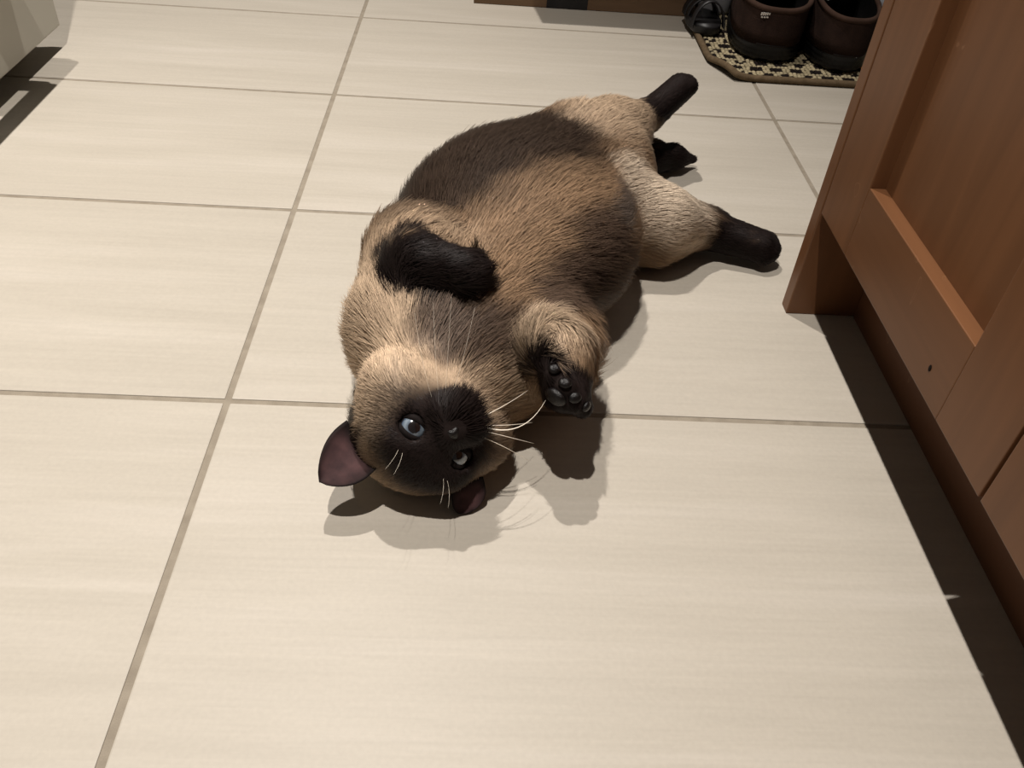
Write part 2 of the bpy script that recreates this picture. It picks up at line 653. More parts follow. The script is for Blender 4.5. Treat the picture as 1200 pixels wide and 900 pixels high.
def coat(P):
    c = np.tile(TAN, (len(P), 1))
    wob = wobble(P, 60, 3) * 0.006 + wobble(P, 170, 5) * 0.003
    l = (P - HC) @ HM
    dh = np.linalg.norm(P - HC, axis=1)
    m = smooth01((0.075 - dh) / 0.02)[:, None] * 0.75
    c = c * (1 - m) + CREAM * m
    for a, b, r0, r1, col, st in MARKS:
        a, b = np.array(a), np.array(b)
        ab = b - a
        t = np.clip(((P - a) @ ab) / (ab @ ab), 0, 1)
        d = np.linalg.norm(P - a - t[:, None] * ab, axis=1) + wob
        m = (smooth01((r1 - d) / (r1 - r0)) * st)[:, None]
        c = c * (1 - m) + col * m
    # mask of the face: a wide brownish halo, then the dark mask itself
    on = smooth01((0.090 - dh) / 0.01)
    for cen, rad, soft, col, st in (((0.002, 0.046, 0.006), (0.054, 0.044, 0.048), 0.35, BROWN, 0.75),
                                    ((0.001, 0.050, 0.002), (0.0445, 0.037, 0.039), 0.24, POINT, 1.0)):
        k = np.linalg.norm((l - np.array(cen)) / np.array(rad), axis=1) + wob * 8
        m = (smooth01((1 + soft - k) / (2 * soft)) * st * on)[:, None]
        c = c * (1 - m) + col * m
    return c


cat = empty('cat', (0.26, 0.15, 0.0))
tag(cat, 'fluffy seal-point cat with blue eyes lying on its back on the beige tiles', 'cat')
CB = np.array(cat.location)

# skin material reads the coat colours
M_SKIN, nt, p = new_mat('cat_coat')
at = node(nt, 'ShaderNodeAttribute', attribute_name='coat')
nt.links.new(at.outputs['Color'], p.inputs['Base Color'])
p.inputs['Roughness'].default_value = 0.9
p.inputs['Specular IOR Level'].default_value = 0.1

body = mesh_obj('body', CV - CB, CF, M_SKIN, cat)
ca = body.data.attributes.new('coat', 'FLOAT_COLOR', 'POINT')
cc = np.concatenate([coat(CV) * 0.8, np.ones((len(CV), 1))], 1)
ca.data.foreach_set('color', cc.astype(np.float32).ravel())

# ---- fur
NOSE_TIP = hp(0, 0.059, -0.012)
# place, direction the hair lies in, length, lift, reach
FLOW = [
    ((0.16, 0.02, 0.10), (0.2, 0.9, -0.1), 0.020, 0.35, 0.05),
    ((0.12, 0.00, 0.06), (0.0, 0.9, -0.5), 0.020, 0.35, 0.05),
    ((0.20, -0.03, 0.10), (0.55, 0.75, 0.0), 0.024, 0.40, 0.035),
    ((0.23, 0.00, 0.09), (0.75, 0.5, -0.1), 0.024, 0.40, 0.035),
    ((0.20, 0.10, 0.12), (0.45, 0.9, 0.0), 0.022, 0.32, 0.06),
    ((0.27, 0.08, 0.10), (0.75, 0.55, -0.2), 0.026, 0.35, 0.05),
    ((0.30, 0.08, 0.06), (0.8, 0.35, -0.5), 0.026, 0.35, 0.05),
    ((0.15, 0.16, 0.09), (0.25, 0.8, -0.1), 0.026, 0.62, 0.06),
    ((0.22, 0.25, 0.10), (0.45, 0.8, -0.1), 0.024, 0.62, 0.06),
    ((0.28, 0.20, 0.12), (0.6, 0.7, 0.0), 0.024, 0.32, 0.06),
    ((0.31, 0.30, 0.12), (0.6, 0.7, -0.1), 0.020, 0.35, 0.05),
    ((0.345, 0.36, 0.10), (0.7, 0.6, 0.1), 0.013, 0.35, 0.035),
    ((0.315, 0.15, 0.105), (0.5, 0.1, 0.4), 0.022, 0.60, 0.025),
    ((0.36, 0.21, 0.08), (0.9, 0.2, 0.0), 0.014, 0.35, 0.035),
    ((0.40, 0.24, 0.05), (0.9, 0.15, -0.1), 0.013, 0.30, 0.030),
    ((0.44, 0.26, 0.03), (0.95, -0.25, -0.1), 0.008, 0.25, 0.020),
    ((0.49, 0.24, 0.02), (0.95, -0.25, -0.1), 0.0045, 0.20, 0.025),
    ((0.375, 0.395, 0.085), (0.7, 0.65, 0.3), 0.007, 0.25, 0.022),
    ((0.360, 0.28, 0.07), (0.7, 0.5, -0.3), 0.006, 0.15, 0.038),
    ((0.345, 0.225, 0.10), (0.6, 0.5, 0.1), 0.012, 0.35, 0.022),
    ((0.42, 0.44, 0.10), (0.7, 0.65, 0.3), 0.0045, 0.20, 0.025),
    ((0.39, 0.42, 0.02), (0.9, 0.35, -0.1), 0.011, 0.25, 0.030),
    ((0.45, 0.445, 0.012), (0.9, 0.35, -0.1), 0.0045, 0.12, 0.022),
    ((0.145, 0.08, 0.105), (0.0, -0.6, 0.6), 0.010, 0.35, 0.025),
    ((0.150, 0.02, 0.13), (0.5, -0.7, 0.1), 0.0045, 0.22, 0.020),
    ((0.18, 0.01, 0.135), (0.95, -0.2, 0.0), 0.0042, 0.20, 0.018),
    ((0.255, 0.00, 0.100), (0.15, -0.8, 0.2), 0.014, 0.40, 0.022),
    ((0.260, -0.033, 0.107), (0.15, -0.9, -0.1), 0.010, 0.35, 0.016),
    ((0.263, -0.068, 0.082), (0.2, -0.8, -0.5), 0.0040, 0.20, 0.014),
]


def grow(N):
    tri = np.concatenate([CF[:, [0, 1, 2]], CF[:, [0, 2, 3]]])
    A, B, Cc = CV[tri[:, 0]], CV[tri[:, 1]], CV[tri[:, 2]]
    ar = np.linalg.norm(np.cross(B - A, Cc - A), axis=1) / 2
    cen = (A + B + Cc) / 3
    wgt = ar * np.where(cen[:, 2] < 0.004, 0.0, 1.0)
    # shorter, finer hair stands denser on the face and paws
    fine = np.linalg.norm(cen - HC, axis=1) < 0.075
    for q in (LFT, RFT, LHT, RHT):
        fine |= np.linalg.norm(cen - q, axis=1) < 0.035
    wgt *= np.where(fine, 2.2, 1.0)
    t = rng.choice(len(tri), N, p=wgt / wgt.sum())
    u, v = rng.random(N), rng.random(N)
    f = u + v > 1
    u[f], v[f] = 1 - u[f], 1 - v[f]
    root = A[t] + (B - A)[t] * u[:, None] + (Cc - A)[t] * v[:, None]
    keep = np.ones(N, bool)
    for e in EYES:
        keep &= np.linalg.norm(root - e, axis=1) > 0.0126
    keep &= np.linalg.norm(root - hp(0, 0.0605, -0.0115), axis=1) > 0.0070
    for q in PADS:
        keep &= np.linalg.norm(root - q[0], axis=1) > q[1] * 1.05
    root = root[keep]
    nrm = grad(root)
    fl = np.zeros_like(root)
    L = np.zeros(len(root))
    lift = np.zeros(len(root))
    W = np.full(len(root), 1e-12)
    for ps, dr, ln, lf, sg in FLOW:
        dr = np.array(dr) / np.linalg.norm(dr)
        w = np.exp(-((root - np.array(ps)) ** 2).sum(1) / (2 * (sg * 0.6) ** 2)) + 1e-10
        fl += w[:, None] * dr
        L += w * ln
        lift += w * lf
        W += w
    fl /= W[:, None]
    L /= W
    lift /= W
    # head: hair lies back from the nose
    l = (root - HC) @ HM
    dh = np.linalg.norm(root - HC, axis=1)
    on = smooth01((0.068 - dh) / 0.014)
    back = root - NOSE_TIP
    dn = np.linalg.norm(back, axis=1)
    back /= dn[:, None]
    fl = fl * (1 - on[:, None]) + back * on[:, None]
    hl = 0.0030 + 0.0122 * smooth01((dn - 0.034) / 0.060)
    L = L * (1 - on) + hl * on
    lift = lift * (1 - on) + (0.22 + 0.12 * smooth01((dn - 0.03) / 0.04)) * on
    fl -= nrm * (fl * nrm).sum(1)[:, None]
    fl += 0.22 * np.stack([wobble(root, 120, 21 + a) for a in range(3)], 1)
    fl -= nrm * (fl * nrm).sum(1)[:, None]
    fl /= np.linalg.norm(fl, axis=1)[:, None] + 1e-9
    n = len(root)
    L = L * rng.uniform(0.65, 1.2, n)
    lift = np.clip(lift + rng.normal(0, 0.09, n), 0.05, 0.9)
    jit = rng.normal(0, 0.16, (n, 3))
    d = fl + jit - nrm * (jit * nrm).sum(1)[:, None]
    K = 5
    ts = np.linspace(0, 1, K)
    pts = np.zeros((n, K, 3))
    for k, tt in enumerate(ts):
        pts[:, k] = root - nrm * 0.0003 + L[:, None] * (nrm * (lift * (tt - 0.45 * tt * tt) * 1.1)[:, None] + d * (0.55 * tt + 0.45 * tt * tt))
    # clumps: neighbouring tips lean together
    ng = max(1, n // 14)
    gi = rng.choice(n, ng, replace=False)
    kd = kdtree.KDTree(ng)
    for i, g in enumerate(gi):
        kd.insert(root[g], i)
    kd.balance()
    near = gi[np.fromiter((kd.find(r)[1] for r in root), int, n)]
    cl = (0.38 * smooth01((L - 0.004) / 0.012))[:, None]
    for k, tt in enumerate(ts):
        m = cl * tt ** 1.5
        pts[:, k] = pts[:, k] * (1 - m) + (pts[near, k]) * m
    pts[..., 2] = np.maximum(pts[..., 2], 0.0008 + 0.0006 * rng.random((n, 1)))
    col = coat(root) * rng.uniform(0.70, 1.28, (n, 1))
    return pts, col, nrm, L


# paw pads of the raised foreleg: place, size
PADS = [((0.2540, -0.0770, 0.0880), 0.0085), ((0.2525, -0.0645, 0.1020), 0.0045), ((0.2595, -0.0742, 0.0980), 0.0048),
        ((0.2670, -0.0790, 0.0900), 0.0048), ((0.2745, -0.0760, 0.0805), 0.0045)]
PADS = [(np.array(a), r) for a, r in PADS]


def to_surface(P):
    P = np.array(P, float)[None]
    for _ in range(6):
        q = (P - GLO) / GH
        i = np.clip(np.floor(q).astype(int), 0, np.array(GN) - 2)
        f = q - i
        v = 0
        for a in (0, 1):
            for b in (0, 1):
                for d in (0, 1):
                    v = v + FIELD[i[:, 0] + a, i[:, 1] + b, i[:, 2] + d] * (f[:, 0] if a else 1 - f[:, 0]) * (f[:, 1] if b else 1 - f[:, 1]) * (f[:, 2] if d else 1 - f[:, 2])
        P = P - grad(P) * v[:, None]
    return P[0], grad(P)[0]


PADS = [(to_surface(a)[0], r) for a, r in PADS]

N_FUR = 230000
fp_, fc_, fn_, fL = grow(N_FUR)
n, K = fp_.shape[:2]
hc = bpy.data.hair_curves.new('fur')
hc.add_curves([K] * n)
hc.attributes['position'].data.foreach_set('vector', (fp_ - CB).astype(np.float32).ravel())
ra = hc.attributes.get('radius') or hc.attributes.new('radius', 'FLOAT', 'POINT')
base_r = 0.00018 + 0.00002 * smooth01((fL - 0.004) / 0.014)
prof = np.array([1.0, 1.0, 0.85, 0.6, 0.12])
ra.data.foreach_set('value', (base_r[:, None] * prof).astype(np.float32).ravel())
a1 = hc.attributes.new('coat', 'FLOAT_COLOR', 'CURVE')
a1.data.foreach_set('color', np.concatenate([fc_, np.ones((n, 1))], 1).astype(np.float32).ravel())
a2 = hc.attributes.new('skin_normal', 'FLOAT_VECTOR', 'CURVE')
a2.data.foreach_set('vector', fn_.astype(np.float32).ravel())

M_FUR, nt, p = new_mat('cat_fur')
at = node(nt, 'ShaderNodeAttribute', attribute_name='coat')
an = node(nt, 'ShaderNodeAttribute', attribute_name='skin_normal')
nt.links.new(at.outputs['Color'], p.inputs['Base Color'])
nt.links.new(an.outputs['Vector'], p.inputs['Normal'])
p.inputs['Roughness'].default_value = 0.55
p.inputs['Specular IOR Level'].default_value = 0.14
hc.materials.append(M_FUR)
fur = link('fur', hc, cat)
tag(fur, 'long soft cream and brown fur with dark points', kind='stuff')

# ---- eyes
M_EYE, nt, p = new_mat('cat_eye')
tc = node(nt, 'ShaderNodeTexCoord')
sep = node(nt, 'ShaderNodeSeparateXYZ')
nt.links.new(tc.outputs['Object'], sep.inputs[0])
dv = node(nt, 'ShaderNodeMath', operation='DIVIDE')
dv.inputs[1].default_value = 0.0112
nt.links.new(sep.outputs['Z'], dv.inputs[0])
ac = node(nt, 'ShaderNodeMath', operation='ARCCOSINE')
nt.links.new(dv.outputs[0], ac.inputs[0])
n1 = node(nt, 'ShaderNodeTexNoise')
n1.inputs['Scale'].default_value = 900
n1.inputs['Detail'].default_value = 3
nt.links.new(tc.outputs['Object'], n1.inputs['Vector'])
mx = node(nt, 'ShaderNodeMath', operation='MULTIPLY_ADD')
mx.inputs[1].default_value = 0.12
nt.links.new(n1.outputs['Fac'], mx.inputs[0])
nt.links.new(ac.outputs[0], mx.inputs[2])
r = ramp(nt, mx.outputs[0], [(0.0, lin(14, 11, 12)), (0.425, lin(26, 20, 20)), (0.47, lin(84, 94, 106)), (0.66, lin(126, 138, 148)),
                             (0.86, lin(78, 90, 106)), (0.95, lin(30, 26, 26))])
nt.links.new(r.outputs[0], p.inputs['Base Color'])
p.inputs['Roughness'].default_value = 0.15
p.inputs['Coat Weight'].default_value = 1.0
p.inputs['Coat Roughness'].default_value = 0.02
M_DARKSKIN = noise_mat('dark_skin', lin(17, 13, 12), lin(25, 19, 18), (300, 300, 300), 3, 0.8, 0.12)
M_WET = noise_mat('wet_dark_leather', lin(11, 8, 8), lin(18, 14, 13), (400, 400, 400), 3, 0.32, 0.30, bump=0.3, bump_scale=1600)
CAMP = np.array([0.19281, -0.51162, 0.48256])
for sx, e in zip((-1, 1), EYES):
    bm = bmesh.new()
    bmesh.ops.create_uvsphere(bm, u_segments=28, v_segments=18, radius=0.0112)
    eye = bm_obj('eye', bm, M_EYE, cat, tuple(e - CB), True)
    gaze = hd(sx * 0.10, 1.0, 0.02)
    look = (CAMP - e) / np.linalg.norm(CAMP - e)
    g = Vector(gaze * 0.45 + look * 0.55).normalized()
    eye.rotation_euler = g.to_track_quat('Z', 'Y').to_euler()
    eye['label'] = 'pale blue eye with a round dark pupil'
    ey = hd(sx * 0.22, 1.0, 0.05)
    ex = np.cross(ey, hd(0, 0, 1))
    ex /= np.linalg.norm(ex)
    ez = np.cross(ex, ey)
    for up_, lim in ((1, 25), (-1, 20)):
        V, F = [], []
        na, nr = 25, 6
        for a in range(na):
            az = -95 + 190 * a / (na - 1)
            ed = lim * max(0.0, math.cos(math.radians(az * 90 / 68))) ** 0.75 if abs(az) < 68 else 0.0
            for k in range(nr):
                if k == 0:
                    el, rr = ed, 0.0110
                else:
                    el = ed + (82 - ed) * (k - 1) / (nr - 2)
                    rr = 0.0122 + 0.0004 * (k > 1)
                el *= up_
                ce, se = math.cos(math.radians(el)), math.sin(math.radians(el))
                ca_, sa = math.cos(math.radians(az)), math.sin(math.radians(az))
                V.append(e - CB + rr * (ce * (sa * ex + ca_ * ey) + se * ez))
        for a in range(na - 1):
            for k in range(nr - 1):
                F.append((a * nr + k, (a + 1) * nr + k, (a + 1) * nr + k + 1, a * nr + k + 1))
        mesh_obj('eyelid', V, F, M_DARKSKIN, cat)

# ---- nose leather with two nostrils
V, F = [], []
ring = []
NU, NV = 14, 8
for j in range(NV + 1):
    ph = math.pi * j / NV
    for i in range(NU):
        th = 2 * math.pi * i / NU
        x, y, z = math.sin(ph) * math.cos(th), math.sin(ph) * math.sin(th), math.cos(ph)
        wid = 0.0062 * (0.72 + 0.28 * z)
        q = np.array([x * wid, y * 0.0042, z * 0.0048])
        for s in (-1, 1):
            dd = math.hypot(q[0] - s * 0.0030, q[2] + 0.0008)
            if q[1] > 0:
                q[1] -= 0.0016 * math.exp(-(dd / 0.0013) ** 2)
        V.append(hp(*(q + np.array([0, 0.0584, -0.0105]))) - CB)
for j in range(NV):
    for i in range(NU):
        F.append((j * NU + i, j * NU + (i + 1) % NU, (j + 1) * NU + (i + 1) % NU, (j + 1) * NU + i))
mesh_obj('nose', V, F, M_WET, cat)['label'] = 'small dark nose'

# ---- ears
M_EAR, nt, p = new_mat('ear_skin')
tc = node(nt, 'ShaderNodeTexCoord')
n1 = node(nt, 'ShaderNodeTexNoise')
n1.inputs['Scale'].default_value = 90
n1.inputs['Detail'].default_value = 5
nt.links.new(tc.outputs['Object'], n1.inputs['Vector'])
at = node(nt, 'ShaderNodeAttribute', attribute_name='inner')
r = ramp(nt, n1.outputs['Fac'], [(0.3, lin(48, 34, 35)), (0.7, lin(74, 52, 52))])
mx = node(nt, 'ShaderNodeMix', data_type='RGBA')
nt.links.new(at.outputs['Fac'], mx.inputs[0])
mx.inputs[6].default_value = lin(22, 17, 16)
nt.links.new(r.outputs[0], mx.inputs[7])
nt.links.new(mx.outputs[2], p.inputs['Base Color'])
p.inputs['Roughness'].default_value = 0.75
p.inputs['Specular IOR Level'].default_value = 0.12


def ear(p1, p2, tip, depth, pw, bulge, thick=0.0016, tipw=0.0):
    p1, p2, tip = (np.array(v, float) for v in (p1, p2, tip))
    b = (p1 + p2) / 2
    nrm = np.cross(p2 - p1, tip - b)
    nrm /= np.linalg.norm(nrm)
    if nrm @ (CAMP - b) < 0:
        nrm = -nrm
    NS, NT = 17, 15
    V, F, I = [], [], []
    for lay in (0, 1):
        for j in range(NT):
            t = j / (NT - 1)
            wdt = (1 - t ** pw) ** 0.75 * (1 - tipw) + tipw * (1 - t ** 8)
            for i in range(NS):
                s = -1 + 2 * i / (NS - 1)
                q = b + (tip - b) * t + (p2 - p1) / 2 * s * wdt * (1 + bulge * math.sin(math.pi * t))
                q = q - nrm * (depth * (1 - s * s) * (1 - 0.75 * t)) - nrm * thick * lay
                V.append(q - CB)
                I.append((1 - lay) * max(0.0, 1 - abs(s) ** 4) * smooth01(np.array([(t + 0.02) * 3.0]))[0] * (1 - t ** 10))
    o = NS * NT
    for j in range(NT - 1):
        for i in range(NS - 1):
            a = j * NS + i
            F.append((a, a + 1, a + NS + 1, a + NS))
            F.append((o + a, o + a + NS, o + a + NS + 1, o + a + 1))
    for j in range(NT - 1):
        for i in (0, NS - 1):
            a = j * NS + i
            F.append((a, a + NS, o + a + NS, o + a))
    for i in range(NS - 1):
        for j in (0, NT - 1):
            a = j * NS + i
            F.append((a, a + 1, o + a + 1, o + a))
    e = mesh_obj('ear', V, F, M_EAR, cat)
    at = e.data.attributes.new('inner', 'FLOAT', 'POINT')
    at.data.foreach_set('value', np.array(I, np.float32))
    bm = bmesh.new()
    bm.from_mesh(e.data)
    bmesh.ops.recalc_face_normals(bm, faces=bm.faces)
    bm.to_mesh(e.data)
    bm.free()
    e['label'] = 'dark ear with a purplish-brown inside'
    return e


ear((0.1095, -0.0770, 0.0585), (0.1340, -0.1050, 0.0430), (0.0945, -0.1170, 0.0380), 0.009, 2.4, 0.08)
ear((0.1850, -0.1065, 0.0180), (0.2070, -0.0960, 0.0250), (0.2000, -0.1100, 0.0025), 0.004, 5.0, 0.05, tipw=0.6)

# ---- pads, claw, whiskers
for a, rad in PADS:
    pos, nn = to_surface(a)
    bm = bmesh.new()
    bmesh.ops.create_icosphere(bm, subdivisions=3, radius=1.0)
    q = Vector(nn).to_track_quat('Z', 'Y')
    for v in bm.verts:
        v.co = q @ Vector((v.co.x * rad, v.co.y * rad * 0.82, v.co.z * rad * 0.55))
    bm_obj('paw_pad', bm, M_WET, cat, tuple(pos - CB + nn * 0.0008), True)['label'] = 'shiny black paw pad'
M_CLAW = noise_mat('claw', lin(214, 206, 196), lin(232, 226, 218), (300, 300, 300), 2, 0.3, 0.4)
for a, dd in (((0.1885, 0.0035, 0.1185), (0.6, -0.6, -0.5)),):
    dd = np.array(dd) / np.linalg.norm(dd)
    a = np.array(a)
    V, F = tube([a - CB, a - CB + dd * 0.003, a - CB + dd * 0.0055 + np.array([0, 0, -0.0008])], [0.0012, 0.0008, 0.0001], 8)
    mesh_obj('claw', V, F, M_CLAW, cat)
M_WHISK = noise_mat('whisker', lin(226, 214, 194), lin(240, 230, 214), (200, 200, 200), 2, 0.4, 0.3)


def whisker(a, b, sag, rad=0.00038):
    a, b = np.array(a), np.array(b)
    pts = [a + (b - a) * t + np.array(sag) * 4 * t * (1 - t) for t in np.linspace(0, 1, 14)]
    V, F = tube([q - CB for q in pts], [rad * (1 - 0.85 * t) + 0.00003 for t in np.linspace(0, 1, 14)], 6)
    mesh_obj('whisker', V, F, M_WHISK, cat)


whisker(hp(0.013, 0.050, -0.024), (0.2480, -0.0720, 0.0800), (0.004, -0.010, -0.006), 0.0006)
for xx, zz, tip, sag in ((0.013, -0.020, (0.2420, -0.085, 0.050), (0.0, -0.006, 0.006)), (0.012, -0.022, (0.2400, -0.078, 0.064), (0.0, -0.006, 0.004)),
                         (0.014, -0.017, (0.2380, -0.092, 0.040), (0.0, -0.004, 0.006)), (0.013, -0.026, (0.2360, -0.060, 0.078), (0.0, -0.006, 0.004))):
    whisker(hp(xx, 0.048, zz), tip, sag, 0.00035)
for xx, zz, tip, sag in ((-0.013, -0.020, (0.168, -0.045, 0.140), (0.0, -0.010, 0.0)), (-0.012, -0.024, (0.180, -0.040, 0.142), (0.0, -0.010, 0.0)),
                         (-0.014, -0.017, (0.156, -0.052, 0.136), (0.0, -0.010, 0.0)), (-0.010, -0.026, (0.196, -0.045, 0.138), (0.0, -0.010, 0.0))):
    whisker(hp(xx, 0.048, zz), tip, sag, 0.00004)
for sx in (-1, 1):
    for k in range(2):
        a = hp(sx * (0.017 + 0.003 * k), 0.040, 0.016)
        whisker(a, a + hd(sx * (0.10 + 0.16 * k), 0.75, 0.75) * 0.026, hd(0, 1, -0.3) * 0.003, 0.00008)

# ------------------------------------------------------------------ cardboard box
M_CARD = noise_mat('cardboard', lin(96, 76, 58), lin(110, 88, 68), (6, 6, 60), 4, 0.85, 0.1)
M_TAPE = noise_mat('black_tape', lin(24, 23, 24), lin(38, 36, 36), (30, 30, 30), 3, 0.45, 0.35)
cb = empty('cardboard_box', (0.40, 1.16, 0.0))
tag(cb, 'brown cardboard box with black tape standing on the tiles beside the doormat', 'box')
BX0, BX1, BY0, BY1, BH = 0.178, 0.556, 1.008, 1.30, 0.30
TH = 0.005
box('front_wall', BX0, BX1, BY0, BY0 + TH, 0.0005, BH, M_CARD, cb, 0.0008)
box('back_wall', BX0, BX1, BY1 - TH, BY1, 0.0005, BH, M_CARD, cb, 0.0008)
box('side_wall', BX0, BX0 + TH, BY0 + TH, BY1 - TH, 0.0005, BH, M_CARD, cb, 0.0008)
box('side_wall', BX1 - TH, BX1, BY0 + TH, BY1 - TH, 0.0005, BH, M_CARD, cb, 0.0008)
box('bottom', BX0 + TH, BX1 - TH, BY0 + TH, BY1 - TH, 0.0005, 0.006, M_CARD, cb, 0)
box('tape', 0.302, 0.372, BY0 - 0.0006, BY0 + 0.0002, 0.0006, BH - 0.004, M_TAPE, cb, 0)


def flap(x0, x1, x0o, x1o, yh, yo, zo):
    v = [(x0, yh, BH), (x1, yh, BH), (x1o, yo, zo), (x0o, yo, zo)]
    v = [(a - 0.40, b - 1.16, c) for a, b, c in v]
    t = 0.004
    V = v + [(a, b, c - t) for a, b, c in v]
    mesh_obj('flap', V, [(0, 1, 2, 3), (7, 6, 5, 4), (0, 4, 5, 1), (1, 5, 6, 2), (2, 6, 7, 3), (3, 7, 4, 0)], M_CARD, cb, smooth=False)


flap(0.232, 0.556, 0.248, 0.556, BY0, BY0 - 0.092, BH - 0.010)
flap(0.182, 0.552, 0.190, 0.545, BY1, BY1 + 0.090, BH - 0.03)

# ------------------------------------------------------------------ doormat
MX0, MX1, MY0, MY1 = 0.545, 0.99, 0.735, 1.25
M_BIND = noise_mat('mat_binding', lin(86, 72, 54), lin(104, 88, 68), (120, 120, 120), 4, 0.9, 0.1, bump=0.4, bump_scale=1200)
M_MATBASE = noise_mat('mat_backing', lin(58, 48, 38), lin(74, 62, 50), (120, 120, 120), 4, 0.95, 0.05)
mat_root = empty('doormat', ((MX0 + MX1) / 2, (MY0 + MY1) / 2, 0.0))
tag(mat_root, 'woven cream and black doormat with a brown bound edge and one curled corner', 'doormat')
MB = np.array(mat_root.location)


def mat_z(x, y):
    # the free corner by the cat's feet curls up
    d = max(0.0, 1 - math.hypot((x - MX0) / 0.055, (y - MY0) / 0.10))
    return 0.020 * d * d


def clip_xy(x, y):
    # the curled corner is blunted
    s = (x - MX0) / 0.026 + (y - MY0) / 0.062
    if s < 1:
        k = (1 - s) / 2
        x, y = x + k * 0.026, y + k * 0.062
    return x, y


V, F = [], []
nx, ny = 40, 46
for j in range(ny + 1):
    for i in range(nx + 1):
        x, y = clip_xy(MX0 + (MX1 - MX0) * (i / nx) ** 1.3, MY0 + (MY1 - MY0) * (j / ny) ** 1.3)
        V.append(np.array([x, y, 0.0045 + mat_z(x, y)]) - MB)
for j in range(ny):
    for i in range(nx):
        a = j * (nx + 1) + i
        F.append((a, a + 1, a + nx + 2, a + nx + 1))
mb = mesh_obj('backing', V, F, M_MATBASE, mat_root)
md = mb.modifiers.new('thick', 'SOLIDIFY')
md.thickness = 0.004
md.offset = -1
edge = []
for t in np.linspace(0, 1, 40):
    edge.append((MX0, MY1 + (MY0 - MY1) * t ** 0.8))
for t in np.linspace(0, 1, 60)[1:]:
    edge.append((MX0 + (MX1 - MX0) * t ** 1.25, MY0))
pts = []
for x, y in edge:
    x, y = clip_xy(x, y)
    pts.append((x - MB[0], y - MB[1], 0.0052 + mat_z(x, y)))
V, F = tube(pts, 0.0050, 8)
mesh_obj('binding', V, F, M_BIND, mat_root)
# woven loops: cream ground with dark tufts in staggered rows
V, F, CI = [], [], []
px_, py_ = 0.0062, 0.0074
ico = bmesh.new()
bmesh.ops.create_icosphere(ico, subdivisions=1, radius=1.0)
iv = np.array([v.co[:] for v in ico.verts])
jf = [[v.index for v in f.verts] for f in ico.faces]
ico.free()
cream, dark = srgb(160, 148, 120), srgb(30, 24, 22)
r2 = random.Random(4)
for j in range(int((MY1 - MY0 - 0.016) / py_)):
    for i in range(int((MX1 - MX0 - 0.012) / px_)):
        x0, y0 = MX0 + 0.010 + i * px_, MY0 + 0.010 + j * py_
        x, y = clip_xy(x0 - 0.006, y0 - 0.006)
        if abs(x - x0 + 0.006) > 1e-6:
            continue
        x, y = x0 + r2.uniform(-.001, .001), y0 + r2.uniform(-.001, .001)
        row = j // 3
        is_dark = (j % 3 != 2) and ((i + (2 if row % 2 else 0)) % 5 in (0, 1, 2)) and r2.random() < 0.86
        c = (dark if is_dark else cream) * r2.uniform(0.75, 1.15)
        s = np.array([px_ * 0.62, py_ * 0.62, 0.0026 * r2.uniform(0.7, 1.2)])
        V.append(iv * s + np.array([x, y, 0.0052 + mat_z(x, y)]) - MB)
        CI.append(c)
nv = len(iv)
FV = np.concatenate([np.array(jf) + k * nv for k in range(len(V))])
M_PILE, nt, p = new_mat('mat_loops')
at = node(nt, 'ShaderNodeAttribute', attribute_name='yarn')
nt.links.new(at.outputs['Color'], p.inputs['Base Color'])
p.inputs['Roughness'].default_value = 0.9
p.inputs['Specular IOR Level'].default_value = 0.1
pile = mesh_obj('pile', np.concatenate(V), FV, M_PILE, mat_root)
tag(pile, 'cream and black woven loops', kind='stuff')
yc = np.repeat(np.array(CI), nv, axis=0)
ya = pile.data.attributes.new('yarn', 'FLOAT_COLOR', 'POINT')
ya.data.foreach_set('color', np.concatenate([yc, np.ones((len(yc), 1))], 1).astype(np.float32).ravel())

# ------------------------------------------------------------------ slipper boots
M_SUEDE = noise_mat('brown_suede', lin(40, 29, 25), lin(54, 40, 34), (40, 40, 40), 5, 0.95, 0.1, bump=0.5, bump_scale=700)
M_RUBBER = noise_mat('black_rubber', lin(13, 13, 13), lin(21, 20, 20), (40, 40, 40), 3, 0.4, 0.4)
M_LINER = noise_mat('black_lining', lin(12, 11, 11), lin(22, 20, 20), (60, 60, 60), 3, 0.95, 0.05)
M_CUFF = noise_mat('suede_rim', lin(56, 42, 35), lin(70, 53, 45), (50, 50, 50), 4, 0.95, 0.1)
M_PRINT = noise_mat('pale_print', lin(190, 184, 176), lin(206, 200, 192), (90, 90, 90), 2, 0.7, 0.2)
MATZ = 0.0088


def superring(cx, cy, a, bfront, bback, z, n=36, p=2.5, tilt=0.0):
    r = []
    for k in range(n):
        w = 2 * math.pi * k / n
        c, s = math.cos(w), math.sin(w)
        x = a * math.copysign(abs(c) ** (2 / p), c)
        y = (bfront if s > 0 else bback) * math.copysign(abs(s) ** (2 / p), s)
        r.append((cx + x, cy + y, z + tilt * y))
    return r


